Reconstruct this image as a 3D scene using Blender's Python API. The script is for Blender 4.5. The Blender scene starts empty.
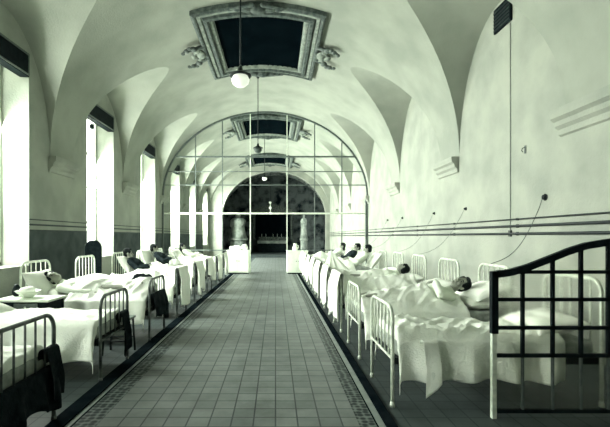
import bpy, math, random
from mathutils import Vector, Matrix, noise, Euler
PI = math.pi
random.seed(7)
scene = bpy.context.scene
COL = scene.collection

# ------------------------------------------------------------------ materials
def lerp3(a, b, t): return tuple(a[i] + (b[i] - a[i]) * t for i in range(3))

def mat(name, col, rough=0.6, col2=None, scale=6.0, bump=0.0, bscale=40.0, metal=0.0, spec=0.3, detail=5.0, lo=0.35, hi=0.65):
    m = bpy.data.materials.new(name); m.use_nodes = True
    nt = m.node_tree; b = nt.nodes['Principled BSDF']
    b.inputs['Base Color'].default_value = (*col, 1)
    b.inputs['Roughness'].default_value = rough
    b.inputs['Metallic'].default_value = metal
    b.inputs['Specular IOR Level'].default_value = spec
    tc = nt.nodes.new('ShaderNodeTexCoord')
    if col2 is not None:
        n = nt.nodes.new('ShaderNodeTexNoise'); n.inputs['Scale'].default_value = scale; n.inputs['Detail'].default_value = detail
        r = nt.nodes.new('ShaderNodeValToRGB')
        r.color_ramp.elements[0].position = lo; r.color_ramp.elements[1].position = hi
        r.color_ramp.elements[0].color = (*col2, 1); r.color_ramp.elements[1].color = (*col, 1)
        nt.links.new(tc.outputs['Object'], n.inputs['Vector']); nt.links.new(n.outputs['Fac'], r.inputs['Fac'])
        nt.links.new(r.outputs['Color'], b.inputs['Base Color'])
    if bump:
        n2 = nt.nodes.new('ShaderNodeTexNoise'); n2.inputs['Scale'].default_value = bscale; n2.inputs['Detail'].default_value = 4
        bp = nt.nodes.new('ShaderNodeBump'); bp.inputs['Strength'].default_value = bump; bp.inputs['Distance'].default_value = 0.02
        nt.links.new(tc.outputs['Object'], n2.inputs['Vector']); nt.links.new(n2.outputs['Fac'], bp.inputs['Height'])
        nt.links.new(bp.outputs['Normal'], b.inputs['Normal'])
    return m

M = {}
M['wall'] = mat('wall_plaster', (.305, .322, .276), .85, (.232, .252, .22), 1.6, .3, 30)
M['vault'] = mat('vault_plaster', (.285, .304, .26), .9, (.222, .242, .21), 1.2, .25, 25)
M['stripe'] = mat('dark_stripe_paint', (.012, .02, .022), .6, (.025, .036, .036), 8)
M['pipe'] = mat('dark_pipe_paint', (.008, .014, .016), .5, (.018, .026, .027), 10)
M['linen'] = mat('white_linen', (.86, .89, .81), .95, (.78, .81, .74), 3.0, .3, 55, spec=.05)
M['blanket'] = mat('cream_blanket', (.84, .87, .79), .95, (.70, .74, .67), 5.0, .5, 70)
M['ticking'] = mat('mattress_ticking', (.33, .36, .32), .95, (.20, .225, .205), 14, .2, 60)
M['enamel'] = mat('white_enamel_iron', (.66, .71, .60), .4, (.46, .51, .44), 18, spec=.5)
M['iron'] = mat('dark_iron', (.006, .011, .013), .5, (.016, .024, .025), 14, spec=.12)
M['greyiron'] = mat('grey_painted_iron', (.06, .078, .074), .5, (.10, .12, .11), 14)
M['darkwood'] = mat('dark_stained_wood', (.003, .006, .008), .6, (.008, .013, .015), 9, spec=.04)
M['darkcloth'] = mat('dark_wool', (.004, .008, .010), .95, (.012, .018, .020), 16, .5, 60, spec=.05)
M['coat'] = mat('grey_dark_cotton', (.022, .032, .034), .95, (.008, .013, .016), 12, .4, 60, spec=.05)
M['skin'] = mat('skin', (.30, .315, .26), .6, (.22, .235, .20), 9)
M['hair'] = mat('dark_hair', (.004, .007, .009), .7, (.014, .018, .018), 60, .6, 120, spec=.05)
M['eye'] = mat('eye_dark', (.02, .03, .03), .2)
M['lip'] = mat('lip', (.24, .24, .20), .6)
M['gown'] = mat('nightshirt_cotton', (.74, .80, .68), .95, (.64, .70, .60), 6, .3, 60)
M['frame'] = mat('grey_stucco_moulding', (.10, .122, .110), .7, (.035, .05, .048), 11, .5, 40)
M['framelight'] = mat('pale_stucco_fillet', (.23, .26, .225), .7, (.12, .145, .13), 9, .3, 40)
M['canvas'] = mat('dark_ceiling_painting', (.001, .0025, .0035), .8, (.002, .0045, .006), 1.7, spec=0, lo=.3, hi=.6)
M['cupboard'] = mat('white_painted_wood', (.74, .80, .68), .6, (.64, .70, .60), 5)
M['china'] = mat('white_china', (.82, .87, .76), .25, spec=.6)
M['marble'] = mat('pale_marble', (.30, .335, .30), .6, (.14, .165, .155), 3.2)
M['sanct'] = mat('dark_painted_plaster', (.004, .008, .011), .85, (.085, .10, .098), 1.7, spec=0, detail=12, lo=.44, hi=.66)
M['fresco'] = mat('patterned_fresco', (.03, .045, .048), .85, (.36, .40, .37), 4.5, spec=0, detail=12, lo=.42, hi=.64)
M['gold'] = mat('dull_gilding', (.11, .13, .11), .5, (.025, .036, .034), 9, metal=.2)
M['earth'] = mat('courtyard_ground', (.6, .65, .55), .9)

def floor_mat(name, c1, c2, cm, size, rough):
    m = bpy.data.materials.new(name); m.use_nodes = True
    nt = m.node_tree; b = nt.nodes['Principled BSDF']; b.inputs['Roughness'].default_value = rough
    b.inputs['Specular IOR Level'].default_value = .15
    tc = nt.nodes.new('ShaderNodeTexCoord')
    br = nt.nodes.new('ShaderNodeTexBrick'); br.offset = 0; br.squash = 1
    br.inputs['Color1'].default_value = (*c1, 1); br.inputs['Color2'].default_value = (*c2, 1); br.inputs['Mortar'].default_value = (*cm, 1)
    br.inputs['Scale'].default_value = 1; br.inputs['Mortar Size'].default_value = .0065
    br.inputs['Brick Width'].default_value = size; br.inputs['Row Height'].default_value = size
    n = nt.nodes.new('ShaderNodeTexNoise'); n.inputs['Scale'].default_value = 2.3; n.inputs['Detail'].default_value = 8; n.inputs['Roughness'].default_value = .7
    r = nt.nodes.new('ShaderNodeValToRGB')
    r.color_ramp.elements[0].position = .3; r.color_ramp.elements[0].color = (.6, .6, .6, 1)
    r.color_ramp.elements[1].position = .7; r.color_ramp.elements[1].color = (1.1, 1.1, 1.1, 1)
    mx = nt.nodes.new('ShaderNodeMix'); mx.data_type = 'RGBA'; mx.blend_type = 'MULTIPLY'; mx.inputs['Factor'].default_value = 1
    L = nt.links.new
    L(tc.outputs['Object'], br.inputs['Vector']); L(tc.outputs['Object'], n.inputs['Vector']); L(n.outputs['Fac'], r.inputs['Fac'])
    L(br.outputs['Color'], mx.inputs['A']); L(r.outputs['Color'], mx.inputs['B']); L(mx.outputs['Result'], b.inputs['Base Color'])
    return m
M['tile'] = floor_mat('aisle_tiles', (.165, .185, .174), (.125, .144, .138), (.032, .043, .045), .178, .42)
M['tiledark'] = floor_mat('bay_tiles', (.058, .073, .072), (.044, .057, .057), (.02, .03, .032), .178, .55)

def ornament_mat():
    m = bpy.data.materials.new('ornament_border_tiles'); m.use_nodes = True
    nt = m.node_tree; b = nt.nodes['Principled BSDF']; b.inputs['Roughness'].default_value = .5; b.inputs['Specular IOR Level'].default_value = .1
    tc = nt.nodes.new('ShaderNodeTexCoord')
    v = nt.nodes.new('ShaderNodeTexVoronoi'); v.inputs['Scale'].default_value = 17; v.inputs['Randomness'].default_value = .35
    r = nt.nodes.new('ShaderNodeValToRGB'); r.color_ramp.interpolation = 'LINEAR'
    r.color_ramp.elements[0].position = .32; r.color_ramp.elements[0].color = (.008, .014, .016, 1)
    r.color_ramp.elements[1].position = .62; r.color_ramp.elements[1].color = (.13, .152, .14, 1)
    nt.links.new(tc.outputs['Object'], v.inputs['Vector']); nt.links.new(v.outputs['Distance'], r.inputs['Fac']); nt.links.new(r.outputs['Color'], b.inputs['Base Color'])
    return m
M['ornament'] = ornament_mat()
M['bandlight'] = mat('pale_border_stone', (.22, .25, .23), .5, (.15, .175, .165), 8)
M['banddark'] = mat('dark_border_stone', (.003, .006, .008), .5, (.008, .012, .014), 7, spec=0)

def clear_glass():
    m = bpy.data.materials.new('clear_window_glass'); m.use_nodes = True
    nt = m.node_tree; nt.nodes.clear()
    o = nt.nodes.new('ShaderNodeOutputMaterial'); t = nt.nodes.new('ShaderNodeBsdfTransparent'); g = nt.nodes.new('ShaderNodeBsdfGlossy')
    t.inputs['Color'].default_value = (.96, .98, .95, 1); g.inputs['Roughness'].default_value = .03
    mx = nt.nodes.new('ShaderNodeMixShader'); mx.inputs['Fac'].default_value = .001
    nt.links.new(t.outputs[0], mx.inputs[1]); nt.links.new(g.outputs[0], mx.inputs[2]); nt.links.new(mx.outputs[0], o.inputs[0])
    return m
M['glass'] = clear_glass()
def frosted():
    m = bpy.data.materials.new('frosted_ribbed_glass'); m.use_nodes = True
    nt = m.node_tree; nt.nodes.clear()
    o = nt.nodes.new('ShaderNodeOutputMaterial'); t = nt.nodes.new('ShaderNodeBsdfRefraction'); d = nt.nodes.new('ShaderNodeBsdfDiffuse')
    t.inputs['Color'].default_value = (1, 1, .98, 1); t.inputs['Roughness'].default_value = .26; t.inputs['IOR'].default_value = 1.12
    n = nt.nodes.new('ShaderNodeTexNoise'); n.inputs['Scale'].default_value = 60
    r = nt.nodes.new('ShaderNodeValToRGB'); r.color_ramp.elements[0].color = (.05, .065, .06, 1); r.color_ramp.elements[1].color = (.2, .23, .21, 1)
    tc = nt.nodes.new('ShaderNodeTexCoord'); nt.links.new(tc.outputs['Object'], n.inputs['Vector']); nt.links.new(n.outputs['Fac'], r.inputs['Fac'])
    nt.links.new(r.outputs['Color'], d.inputs['Color'])
    mx = nt.nodes.new('ShaderNodeMixShader'); mx.inputs['Fac'].default_value = .06
    nt.links.new(t.outputs[0], mx.inputs[1]); nt.links.new(d.outputs[0], mx.inputs[2]); nt.links.new(mx.outputs[0], o.inputs[0])
    return m
M['frosted'] = frosted()
def lampglass(name, s):
    m = mat(name, (.85, .9, .8), .3)
    b = m.node_tree.nodes['Principled BSDF']
    b.inputs['Emission Color'].default_value = (.95, 1, .86, 1); b.inputs['Emission Strength'].default_value = s
    return m
M['dullglobe'] = mat('smoked_lamp_glass', (.05, .065, .06), .3)
M['dado'] = mat('dado_dark_tone', (.075, .092, .09), .7, (.042, .054, .055), 3.0, spec=.05)
M['globe'] = lampglass('opal_lamp_glass', .10)

# ------------------------------------------------------------------ mesh builder
class MB:
    def __init__(s): s.v = []; s.f = []
    def add(s, vs, fs):
        o = len(s.v); s.v += [tuple(v) for v in vs]; s.f += [tuple(i + o for i in f) for f in fs]; return s
    def box(s, x0, x1, y0, y1, z0, z1):
        vs = [(x, y, z) for x in (x0, x1) for y in (y0, y1) for z in (z0, z1)]
        return s.add(vs, [(0, 1, 3, 2), (4, 6, 7, 5), (0, 4, 5, 1), (2, 3, 7, 6), (0, 2, 6, 4), (1, 5, 7, 3)])
    def tube(s, path, r, n=8, closed=False, r_end=None):
        P = [Vector(p) for p in path]; k = len(P); rings = []; prev = None
        for i, p in enumerate(P):
            if closed: t = P[(i + 1) % k] - P[i - 1]
            else: t = P[min(i + 1, k - 1)] - P[max(i - 1, 0)]
            t.normalize()
            if prev is None:
                a = Vector((0, 0, 1)) if abs(t.z) < .9 else Vector((1, 0, 0))
                u = t.cross(a).normalized()
            else:
                u = (prev - t * prev.dot(t)).normalized()
            prev = u; w = t.cross(u)
            rr = r if r_end is None else r + (r_end - r) * i / (k - 1)
            rings.append([p + u * rr * math.cos(2 * PI * j / n) + w * rr * math.sin(2 * PI * j / n) for j in range(n)])
        return s.loft(rings, closed_path=closed)
    def loft(s, rings, closed_path=False, cap=True, closed_ring=True):
        n = len(rings[0]); vs = [q for r in rings for q in r]; fs = []
        k = len(rings); m = n if closed_ring else n - 1
        for i in range(k if closed_path else k - 1):
            a = i * n; b = ((i + 1) % k) * n
            for j in range(m):
                j2 = (j + 1) % n
                fs.append((a + j, a + j2, b + j2, b + j))
        if cap and not closed_path and closed_ring:
            fs.append(tuple(range(n - 1, -1, -1))); fs.append(tuple((k - 1) * n + j for j in range(n)))
        return s.add(vs, fs)
    def lathe(s, prof, c=(0, 0, 0), n=20):
        c = Vector(c)
        rings = [[c + Vector((r * math.cos(2 * PI * j / n), r * math.sin(2 * PI * j / n), z)) for j in range(n)] for r, z in prof]
        return s.loft(rings)
    def ell(s, c, rad, R=None, n=14, m=8):
        c = Vector(c); R = R or Matrix.Identity(3); vs = [c + R @ Vector((0, 0, rad[2]))]
        for i in range(1, m):
            a = PI * i / m
            for j in range(n):
                b = 2 * PI * j / n
                vs.append(c + R @ Vector((rad[0] * math.sin(a) * math.cos(b), rad[1] * math.sin(a) * math.sin(b), rad[2] * math.cos(a))))
        vs.append(c + R @ Vector((0, 0, -rad[2])))
        fs = []
        for j in range(n): fs.append((0, 1 + j, 1 + (j + 1) % n))
        for i in range(m - 2):
            for j in range(n):
                a = 1 + i * n; b = a + n
                fs.append((a + j, b + j, b + (j + 1) % n, a + (j + 1) % n))
        e = len(vs) - 1; a = 1 + (m - 2) * n
        for j in range(n): fs.append((e, a + (j + 1) % n, a + j))
        return s.add(vs, fs)
    def cap(s, p0, p1, r0, r1, n=12):       # tapered limb with rounded ends
        p0, p1 = Vector(p0), Vector(p1); t = (p1 - p0)
        if t.length < 1e-6: return s.ell(p0, (r0, r0, r0))
        t.normalize(); a = Vector((0, 0, 1)) if abs(t.z) < .9 else Vector((1, 0, 0)); u = t.cross(a).normalized(); w = t.cross(u)
        rings = []
        for k in range(5):
            al = -PI / 2 + PI / 2 * k / 4; rr = max(r0 * math.cos(al), 1e-4); q = p0 + t * r0 * math.sin(al)
            rings.append([q + u * rr * math.cos(2 * PI * j / n) + w * rr * math.sin(2 * PI * j / n) for j in range(n)])
        for k in range(5):
            al = PI / 2 * k / 4; rr = max(r1 * math.cos(al), 1e-4); q = p1 + t * r1 * math.sin(al)
            rings.append([q + u * rr * math.cos(2 * PI * j / n) + w * rr * math.sin(2 * PI * j / n) for j in range(n)])
        return s.loft(rings)
    def grid(s, rows):
        n = len(rows[0]); vs = [p for r in rows for p in r]; fs = []
        for i in range(len(rows) - 1):
            for j in range(n - 1):
                fs.append((i * n + j, i * n + j + 1, (i + 1) * n + j + 1, (i + 1) * n + j))
        return s.add(vs, fs)
    def mesh(s, name, m, smooth=True):
        me = bpy.data.meshes.new(name); me.from_pydata(s.v, [], s.f); me.validate()
        if m: me.materials.append(m)
        if smooth: me.polygons.foreach_set('use_smooth', [True] * len(me.polygons))
        me.update(); return me
    def build(s, name, m, parent=None, smooth=False, bevel=0, solid=0, autosmooth=False):
        o = bpy.data.objects.new(name, s.mesh(name, m, smooth)); COL.objects.link(o)
        if parent: o.parent = parent
        if solid:
            md = o.modifiers.new('thickness', 'SOLIDIFY'); md.thickness = solid; md.offset = -1
        if bevel:
            md = o.modifiers.new('bevel', 'BEVEL'); md.width = bevel; md.segments = 2; md.limit_method = 'ANGLE'
        return o

def fixn(o):
    import bmesh
    bm = bmesh.new(); bm.from_mesh(o.data); bmesh.ops.recalc_face_normals(bm, faces=bm.faces); bm.to_mesh(o.data); bm.free(); return o

def tag(o, label, cat, group=None):
    o['label'] = label; o['category'] = cat
    if group: o['group'] = group
    return o
def struct(o): o['kind'] = 'structure'; return o
def empty(name, loc=(0, 0, 0), rz=0):
    o = bpy.data.objects.new(name, None); COL.objects.link(o); o.location = loc; o.rotation_euler = (0, 0, rz); o.empty_display_size = .1
    return o
def dup(o, parent=None):
    c = o.copy(); COL.objects.link(c); c.parent = parent
    for ch in list(o.children): dup(ch, c)
    return c
protos = []

# ------------------------------------------------------------------ dimensions of the ward
XL, XR = -4.72, 3.85
XC = (XL + XR) / 2; A = (XR - XL) / 2
ZS, RISE = 3.16, 3.54
Y0, YE = -3.9, 30.5
PW = 1.0; BAY = 4.3; HW = 1.65
LB0, LK = 2.37, .29
WZ0, WZ1, WHW = .95, 5.0, .88
def zv(x):
    q = 1 - ((x - XC) / A) ** 2
    return ZS + RISE * math.sqrt(max(q, 0))
def prof(t): return math.sqrt(max(1 - (t / HW) ** 2, 0))
def sstar(t):
    p = prof(t)
    if p < 1e-4: return 0.0
    lo, hi = 0.0, 3.0
    f = lambda s: ZS + (LB0 + LK * s) * p - zv(XR - s)
    if f(hi) > 0: return hi
    for _ in range(40):
        mid = (lo + hi) / 2
        if f(mid) > 0: lo = mid
        else: hi = mid
    return lo
slices = []        # (y, t or None)
centers = []
for k in range(-2, 6):
    c = 4.7 + BAY * k + PW + HW; centers.append(c)
    ts = sorted(set([round(HW * math.sin(PI * (i / 28 - .5)), 5) for i in range(29)] + [-WHW, WHW]))
    ts[0], ts[-1] = -HW, HW
    slices += [(c + t, t) for t in ts]
slices = [(Y0, None)] + slices + [(YE, None)]
slices.sort(key=lambda q: q[0])

# ceiling: barrel vault with a lunette over every bay
cb = MB(); NL, NV = 10, 44
strips = [[], [], []]
for y, t in slices:
    s = sstar(t) if t is not None else 0.0; p = prof(t) if t is not None else 0.0
    R = [(XR - s * i / NL, y, ZS + (LB0 + LK * s * i / NL) * p) for i in range(NL + 1)]
    Lf = [(XL + s * i / NL, y, ZS + (LB0 + LK * s * i / NL) * p) for i in range(NL + 1)]
    a0 = math.acos((XR - s - XC) / A); a1 = math.acos((XL + s - XC) / A)
    V = [(XC + A * math.cos(a0 + (a1 - a0) * i / NV), y, ZS + RISE * math.sin(a0 + (a1 - a0) * i / NV)) for i in range(NV + 1)]
    strips[0].append(R); strips[1].append(V); strips[2].append(Lf)
for st in strips: cb.grid(st)
ceil = struct(cb.build('ceiling', M['vault'], smooth=True))

# side walls follow the lunette arches
def ztop(t): return ZS + LB0 * prof(t) if t is not None else ZS
wr = MB(); wl = MB()
for (y0, t0), (y1, t1) in zip(slices[:-1], slices[1:]):
    wr.add([(XR, y0, 0), (XR, y1, 0), (XR, y1, ztop(t1)), (XR, y0, ztop(t0))], [(0, 1, 2, 3)])
    inwin = t0 is not None and t1 is not None and abs((t0 + t1) / 2) < WHW and y1 - y0 < .5
    if inwin:
        wl.add([(XL, y0, 0), (XL, y1, 0), (XL, y1, WZ0), (XL, y0, WZ0)], [(3, 2, 1, 0)])
        wl.add([(XL, y0, WZ1), (XL, y1, WZ1), (XL, y1, ztop(t1)), (XL, y0, ztop(t0))], [(3, 2, 1, 0)])
    else:
        wl.add([(XL, y0, 0), (XL, y1, 0), (XL, y1, ztop(t1)), (XL, y0, ztop(t0))], [(3, 2, 1, 0)])
RD = .5
for c in centers:
    y0, y1 = c - WHW, c + WHW
    wl.add([(XL, y0, WZ0), (XL - RD, y0 + .12, WZ0), (XL - RD, y0 + .12, WZ1), (XL, y0, WZ1)], [(0, 1, 2, 3)])
    wl.add([(XL, y1, WZ0), (XL - RD, y1 - .12, WZ0), (XL - RD, y1 - .12, WZ1), (XL, y1, WZ1)], [(3, 2, 1, 0)])
    wl.add([(XL, y0, WZ0), (XL, y1, WZ0), (XL - RD, y1 - .12, WZ0), (XL - RD, y0 + .12, WZ0)], [(0, 1, 2, 3)])
    wl.add([(XL, y0, WZ1), (XL, y1, WZ1), (XL - RD, y1 - .12, WZ1), (XL - RD, y0 + .12, WZ1)], [(3, 2, 1, 0)])
struct(wr.build('wall_right', M['wall'])); struct(wl.build('wall_left', M['wall']))

# end wall with the chancel arch, and the wall behind the camera
def zo(x):
    q = 1 - ((x + .11) / 3.69) ** 2
    return 2.85 + 3.28 * math.sqrt(q) if q > 0 else 0
def endwall(name, y, opening, th):
    w = MB(); xs = sorted(set([XC + A * math.sin(PI * (i / 60 - .5)) for i in range(61)] + ([-3.8, 3.58] if opening else [])))
    xs[0], xs[-1] = XL, XR
    for x0, x1 in zip(xs[:-1], xs[1:]):
        ins = opening and -3.8 - 1e-6 <= x0 and x1 <= 3.58 + 1e-6
        b0, b1 = (max(zo(x0), 2.85), max(zo(x1), 2.85)) if ins else (0, 0)
        for yy in (y, y + th):
            w.add([(x0, yy, b0), (x1, yy, b1), (x1, yy, zv(x1) + .02), (x0, yy, zv(x0) + .02)], [(0, 1, 2, 3)])
        if ins: w.add([(x0, y, b0), (x1, y, b1), (x1, y + th, b1), (x0, y + th, b0)], [(0, 1, 2, 3)])
    if opening:
        for x in (-3.8, 3.58): w.add([(x, y, 0), (x, y + th, 0), (x, y + th, 2.85), (x, y, 2.85)], [(0, 1, 2, 3)])
    return struct(w.build(name, M['wall']))
endwall('wall_far', YE, True, .45); endwall('wall_near', Y0 - .2, False, .2)

# chancel beyond the arch
ch = MB()
CY0, CY1 = YE + .45, 37.5
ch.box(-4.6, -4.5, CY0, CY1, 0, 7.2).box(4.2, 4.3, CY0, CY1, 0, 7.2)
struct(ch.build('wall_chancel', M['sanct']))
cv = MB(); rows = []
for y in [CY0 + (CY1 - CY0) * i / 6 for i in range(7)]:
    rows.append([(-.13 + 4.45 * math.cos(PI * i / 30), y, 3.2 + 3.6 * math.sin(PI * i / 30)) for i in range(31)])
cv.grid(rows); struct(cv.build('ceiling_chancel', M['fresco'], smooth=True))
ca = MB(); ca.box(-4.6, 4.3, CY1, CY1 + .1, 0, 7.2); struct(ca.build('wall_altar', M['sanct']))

# floor and borders
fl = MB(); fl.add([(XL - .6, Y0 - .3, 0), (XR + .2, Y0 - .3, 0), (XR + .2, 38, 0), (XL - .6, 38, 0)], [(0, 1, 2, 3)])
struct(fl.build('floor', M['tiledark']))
def strip(i, x0, x1, m, z=.004, y1=17.4):
    b = MB(); b.box(x0, x1, Y0, y1, 0, z); return struct(b.build('trim_%d' % i, m))
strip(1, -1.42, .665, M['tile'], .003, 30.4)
strip(2, .665, .80, M['ornament'], .004); strip(3, .80, .815, M['banddark']); strip(4, .815, .87, M['bandlight']); strip(5, .87, .955, M['banddark'], .02)
strip(6, -1.60, -1.42, M['ornament'], .004); strip(7, -1.62, -1.60, M['banddark']); strip(8, -1.66, -1.62, M['bandlight']); strip(9, -1.80, -1.66, M['banddark'], .02)
# chancel step
st = MB(); st.box(-3.8, 3.58, YE + .1, CY1, 0, .17); struct(st.build('floor_chancel', M['tiledark']))

# impost ledges under the vault springings
n = 10
for k in range(-1, 6):
    y0 = 4.7 + BAY * k; y1 = y0 + PW
    for side in (-1, 1):
        x = XL if side < 0 else XR
        pr = [(0, 2.84), (.035, 2.86), (.045, 2.93), (.09, 2.97), (.10, 3.03), (.15, 3.07), (.16, 3.14), (.16, 3.18), (0, 3.18)]
        b = MB(); e = .06
        ya, yb = (y0 - e, y1 + e) if side < 0 else (y0 + .02, y1 + .10)
        b.loft([[(x - side * d, yy, z) for d, z in pr] for yy in (ya, yb)])
        fixn(struct(b.build('trim_%d' % n, M['wall']))); n += 1
# painted stripes on the piers of the window wall
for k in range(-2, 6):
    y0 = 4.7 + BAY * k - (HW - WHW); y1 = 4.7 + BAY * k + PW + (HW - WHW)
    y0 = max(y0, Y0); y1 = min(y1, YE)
    b = MB(); b.box(XL, XL + .006, y0, y1, .0, 1.62); struct(b.build('trim_%d' % n, M['dado'])); n += 1  # panels darker than the wall above, on the window wall only
    b = MB()
    for z, h in ((1.83, .022), (1.73, .035), (1.62, .03)): b.box(XL, XL + .012, y0, y1, z - h / 2, z + h / 2)
    struct(b.build('trim_%d' % n, M['stripe'])); n += 1

# windows
names = []
for i, c in enumerate(centers):
    y0, y1 = c - WHW + .12, c + WHW - .12; x = XL - RD + .05
    b = MB()
    w = .07
    b.box(x - .06, x, y0, y0 + w, WZ0, WZ1).box(x - .06, x, y1 - w, y1, WZ0, WZ1).box(x - .06, x, y0, y1, WZ0, WZ0 + w).box(x - .06, x, y0, y1, WZ1 - w, WZ1)
    b.box(x - .06, x, c - .04, c + .04, WZ0, WZ1)
    f = struct(b.build('window_%d' % (i + 1), M['enamel'], bevel=.006))
    mu = MB()
    for z in (1.9, 2.85, 3.8): mu.box(x - .05, x - .01, y0 + w, y1 - w, z - .02, z + .02)
    mu.build('glazing_bar', M['enamel'], f)
    g = MB(); g.box(x - .034, x - .03, y0 + w, y1 - w, WZ0 + w, WZ1 - w); g.build('pane', M['glass'], f)

# ------------------------------------------------------------------ blinds over the windows
blind_lab = ['dark boxed blind at the head of the window behind the viewer', '', 'dark panelled blind box at the top of the nearest tall window', 'dark blind box over the second tall window from the near end',
             'dark blind box over the third tall window, just before the glass partition', 'dark blind box over the first window beyond the glass partition',
             'small dark blind box over the second window beyond the glass partition', 'smallest dark blind box, over the last window before the chancel']
for i, c in enumerate(centers):
    if i < 2 : continue
    r = tag(empty('blind_box', (XL, c, 4.54)), blind_lab[i], 'window blind', 'dark blind boxes at the window heads')
    b = MB(); b.box(-.16, .02, -WHW + .01, WHW - .01, 0, .45); b.build('box', M['darkwood'], r, bevel=.01)
    b = MB()
    for z0, z1 in ((.02, .05), (.40, .43)): b.box(.02, .035, -WHW + .03, WHW - .03, z0, z1)
    for q in (-WHW + .03, WHW - .06): b.box(.02, .035, q, q + .03, .05, .40)
    b.build('front_moulding', M['greyiron'], r)
    if i == 3:
        b = MB(); b.lathe([(.001, 0), (.05, .02), (.06, .08), (.05, .14), (.001, .16)], (-.02, -.55, -.28), 12); b.tube([(-.02, -.55, -.13), (-.02, -.55, 0)], .008); b.build('pulley', M['darkwood'], r)

# ------------------------------------------------------------------ ceiling paintings
def ceiling_painting(yc, label, simple=False):
    r = tag(empty('ceiling_painting', (XC + .08, yc, zv(XC))), label, 'ceiling painting', 'framed paintings along the vault')
    def P(a, b, h):
        x = XC + .05 + a; z = zv(x) - h; return Vector((a - .03, b, z - zv(XC)))
    def loop(a, b, h, n=14):
        pts = []
        for i in range(n): pts.append(P(-a + 2 * a * i / n, -b, h))
        for i in range(n): pts.append(P(a, -b + 2 * b * i / n, h))
        for i in range(n): pts.append(P(a - 2 * a * i / n, b, h))
        for i in range(n): pts.append(P(-a, b - 2 * b * i / n, h))
        return pts
    def ring(steps, name, m, A0=1.52, B0=1.95):
        b = MB(); b.loft([loop(A0 - i, B0 - i, h) for i, h in steps], cap=False); return fixn(b.build(name, m, r))
    ring([(0, 0), (0, .10), (.05, .14), (.09, .14), (.11, .09)], 'outer_moulding', M['frame'])
    ring([(.11, .09), (.13, .12), (.20, .12), (.22, .07)], 'pale_fillet', M['framelight'])
    ring([(.22, .07), (.26, .16), (.33, .18), (.36, .10)], 'inner_moulding', M['frame'])
    ring([(.36, .10), (.38, .12), (.44, .12), (.47, .05), (.50, .05)], 'inner_fillet', M['framelight'])
    b = MB(); b.grid([[P(-1.09 + 2.18 * i / 16, -1.49 + 2.98 * j / 16, .05) for i in range(17)] for j in range(17)]); b.build('canvas', M['canvas'], r, smooth=True)
    for s in (-1, 1):               # crest on the two short sides
        b = MB(); q = s * 1.9
        b.ell(P(0, q, .16), (.20, .10, .10)); b.ell(P(-.26, q, .15), (.14, .07, .07)); b.ell(P(.26, q, .15), (.14, .07, .07)); b.ell(P(-.46, q, .14), (.1, .05, .05)); b.ell(P(.46, q, .14), (.1, .05, .05))
        b.cap(P(-.6, q + s * .03, .12), P(-.1, q + s * .16, .14), .035, .05); b.cap(P(.6, q + s * .03, .12), P(.1, q + s * .16, .14), .035, .05)
        b.build('crest', M['frame'], r, smooth=True)
    for s in (-1, 1):               # scroll brackets and projecting arms half way down the long sides
        b = MB()
        b.box(0, 0, 0, 0, 0, 0) if False else None
        pts = [P(s * (1.56 + .20 * math.sin(PI * i / 10)), -.38 + .76 * i / 10, .10) for i in range(11)]
        b.tube(pts, .045, 8)
        b.ell(P(s * 1.60, 0, .12), (.13, .22, .08)); b.ell(P(s * 1.78, 0, .12), (.07, .12, .06))
        b.ell(P(s * 1.66, -.24, .12), (.07, .09, .06)); b.ell(P(s * 1.66, .24, .12), (.07, .09, .06))
        b.build('scroll', M['framelight'], r, smooth=True)
        for q in (-.42, .42):
            b = MB(); b.cap(P(s * 1.46, q * .85, .10), P(s * 1.95, q * 1.15, .14), .055, .03); b.ell(P(s * 1.72, q * 1.02, .13), (.09, .11, .06)); b.ell(P(s * 1.88, q * 1.12, .14), (.07, .09, .05)); b.ell(P(s * 1.99, q * 1.0, .14), (.05, .06, .04)); b.ell(P(s * 1.80, q * 1.3, .14), (.06, .07, .04))
            b.build('leaf_arm', M['greyiron'], r, smooth=True)
    return r
ceiling_painting(11.45, 'large dark painting in a scrolled stucco frame on the vault nearest the camera')
ceiling_painting(20.05, 'dark framed painting on the vault seen through the top of the glass partition')
ceiling_painting(28.65, 'smallest framed painting, on the vault just before the chancel arch')

# ------------------------------------------------------------------ pendant lamps
def pendant(x, y, z, label, big, glob='globe'):
    zc = zv(x); r = tag(empty('pendant_lamp', (x, y, z)), label, 'lamp', 'pendant lamps along the ward')
    s = 1.0 if big else .9
    b = MB(); b.tube([(0, 0, .22 * s), (0, 0, zc - z)], .013, 8); b.build('rod', M['iron'], r, smooth=True)
    b = MB(); b.lathe([(.001, zc - z), (.05, zc - z), (.05, zc - z - .02), (.02, zc - z - .06), (.001, zc - z - .06)], n=14); fixn(b.build('ceiling_rose', M['iron'], r))
    b = MB(); b.lathe([(.012, .24 * s), (.03, .22 * s), (.04, .15 * s), (.09 * s, .12 * s), (.175 * s, .075 * s), (.18 * s, .06 * s), (.17 * s, .055 * s), (.001, .10 * s)], n=24); fixn(b.build('shade', M['iron'], r, smooth=True))
    b = MB(); b.lathe([(.001, .085 * s), (.12 * s, .06 * s), (.148 * s, .0), (.13 * s, -.06 * s), (.08 * s, -.105 * s), (.001, -.12 * s)], n=24); fixn(b.build('globe', M[glob], r, smooth=True))
    return r
pendant(-.57, 7.0, 4.05, 'nearest pendant lamp, white globe under a dark shade before the large ceiling painting', True)
r2 = pendant(-.57, 14.0, 4.32, 'pendant lamp on a long rod just in front of the glass partition', False, 'dullglobe')
pendant(-.57, 22.6, 4.55, 'white globed pendant lamp hanging behind the glass partition', False)

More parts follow.
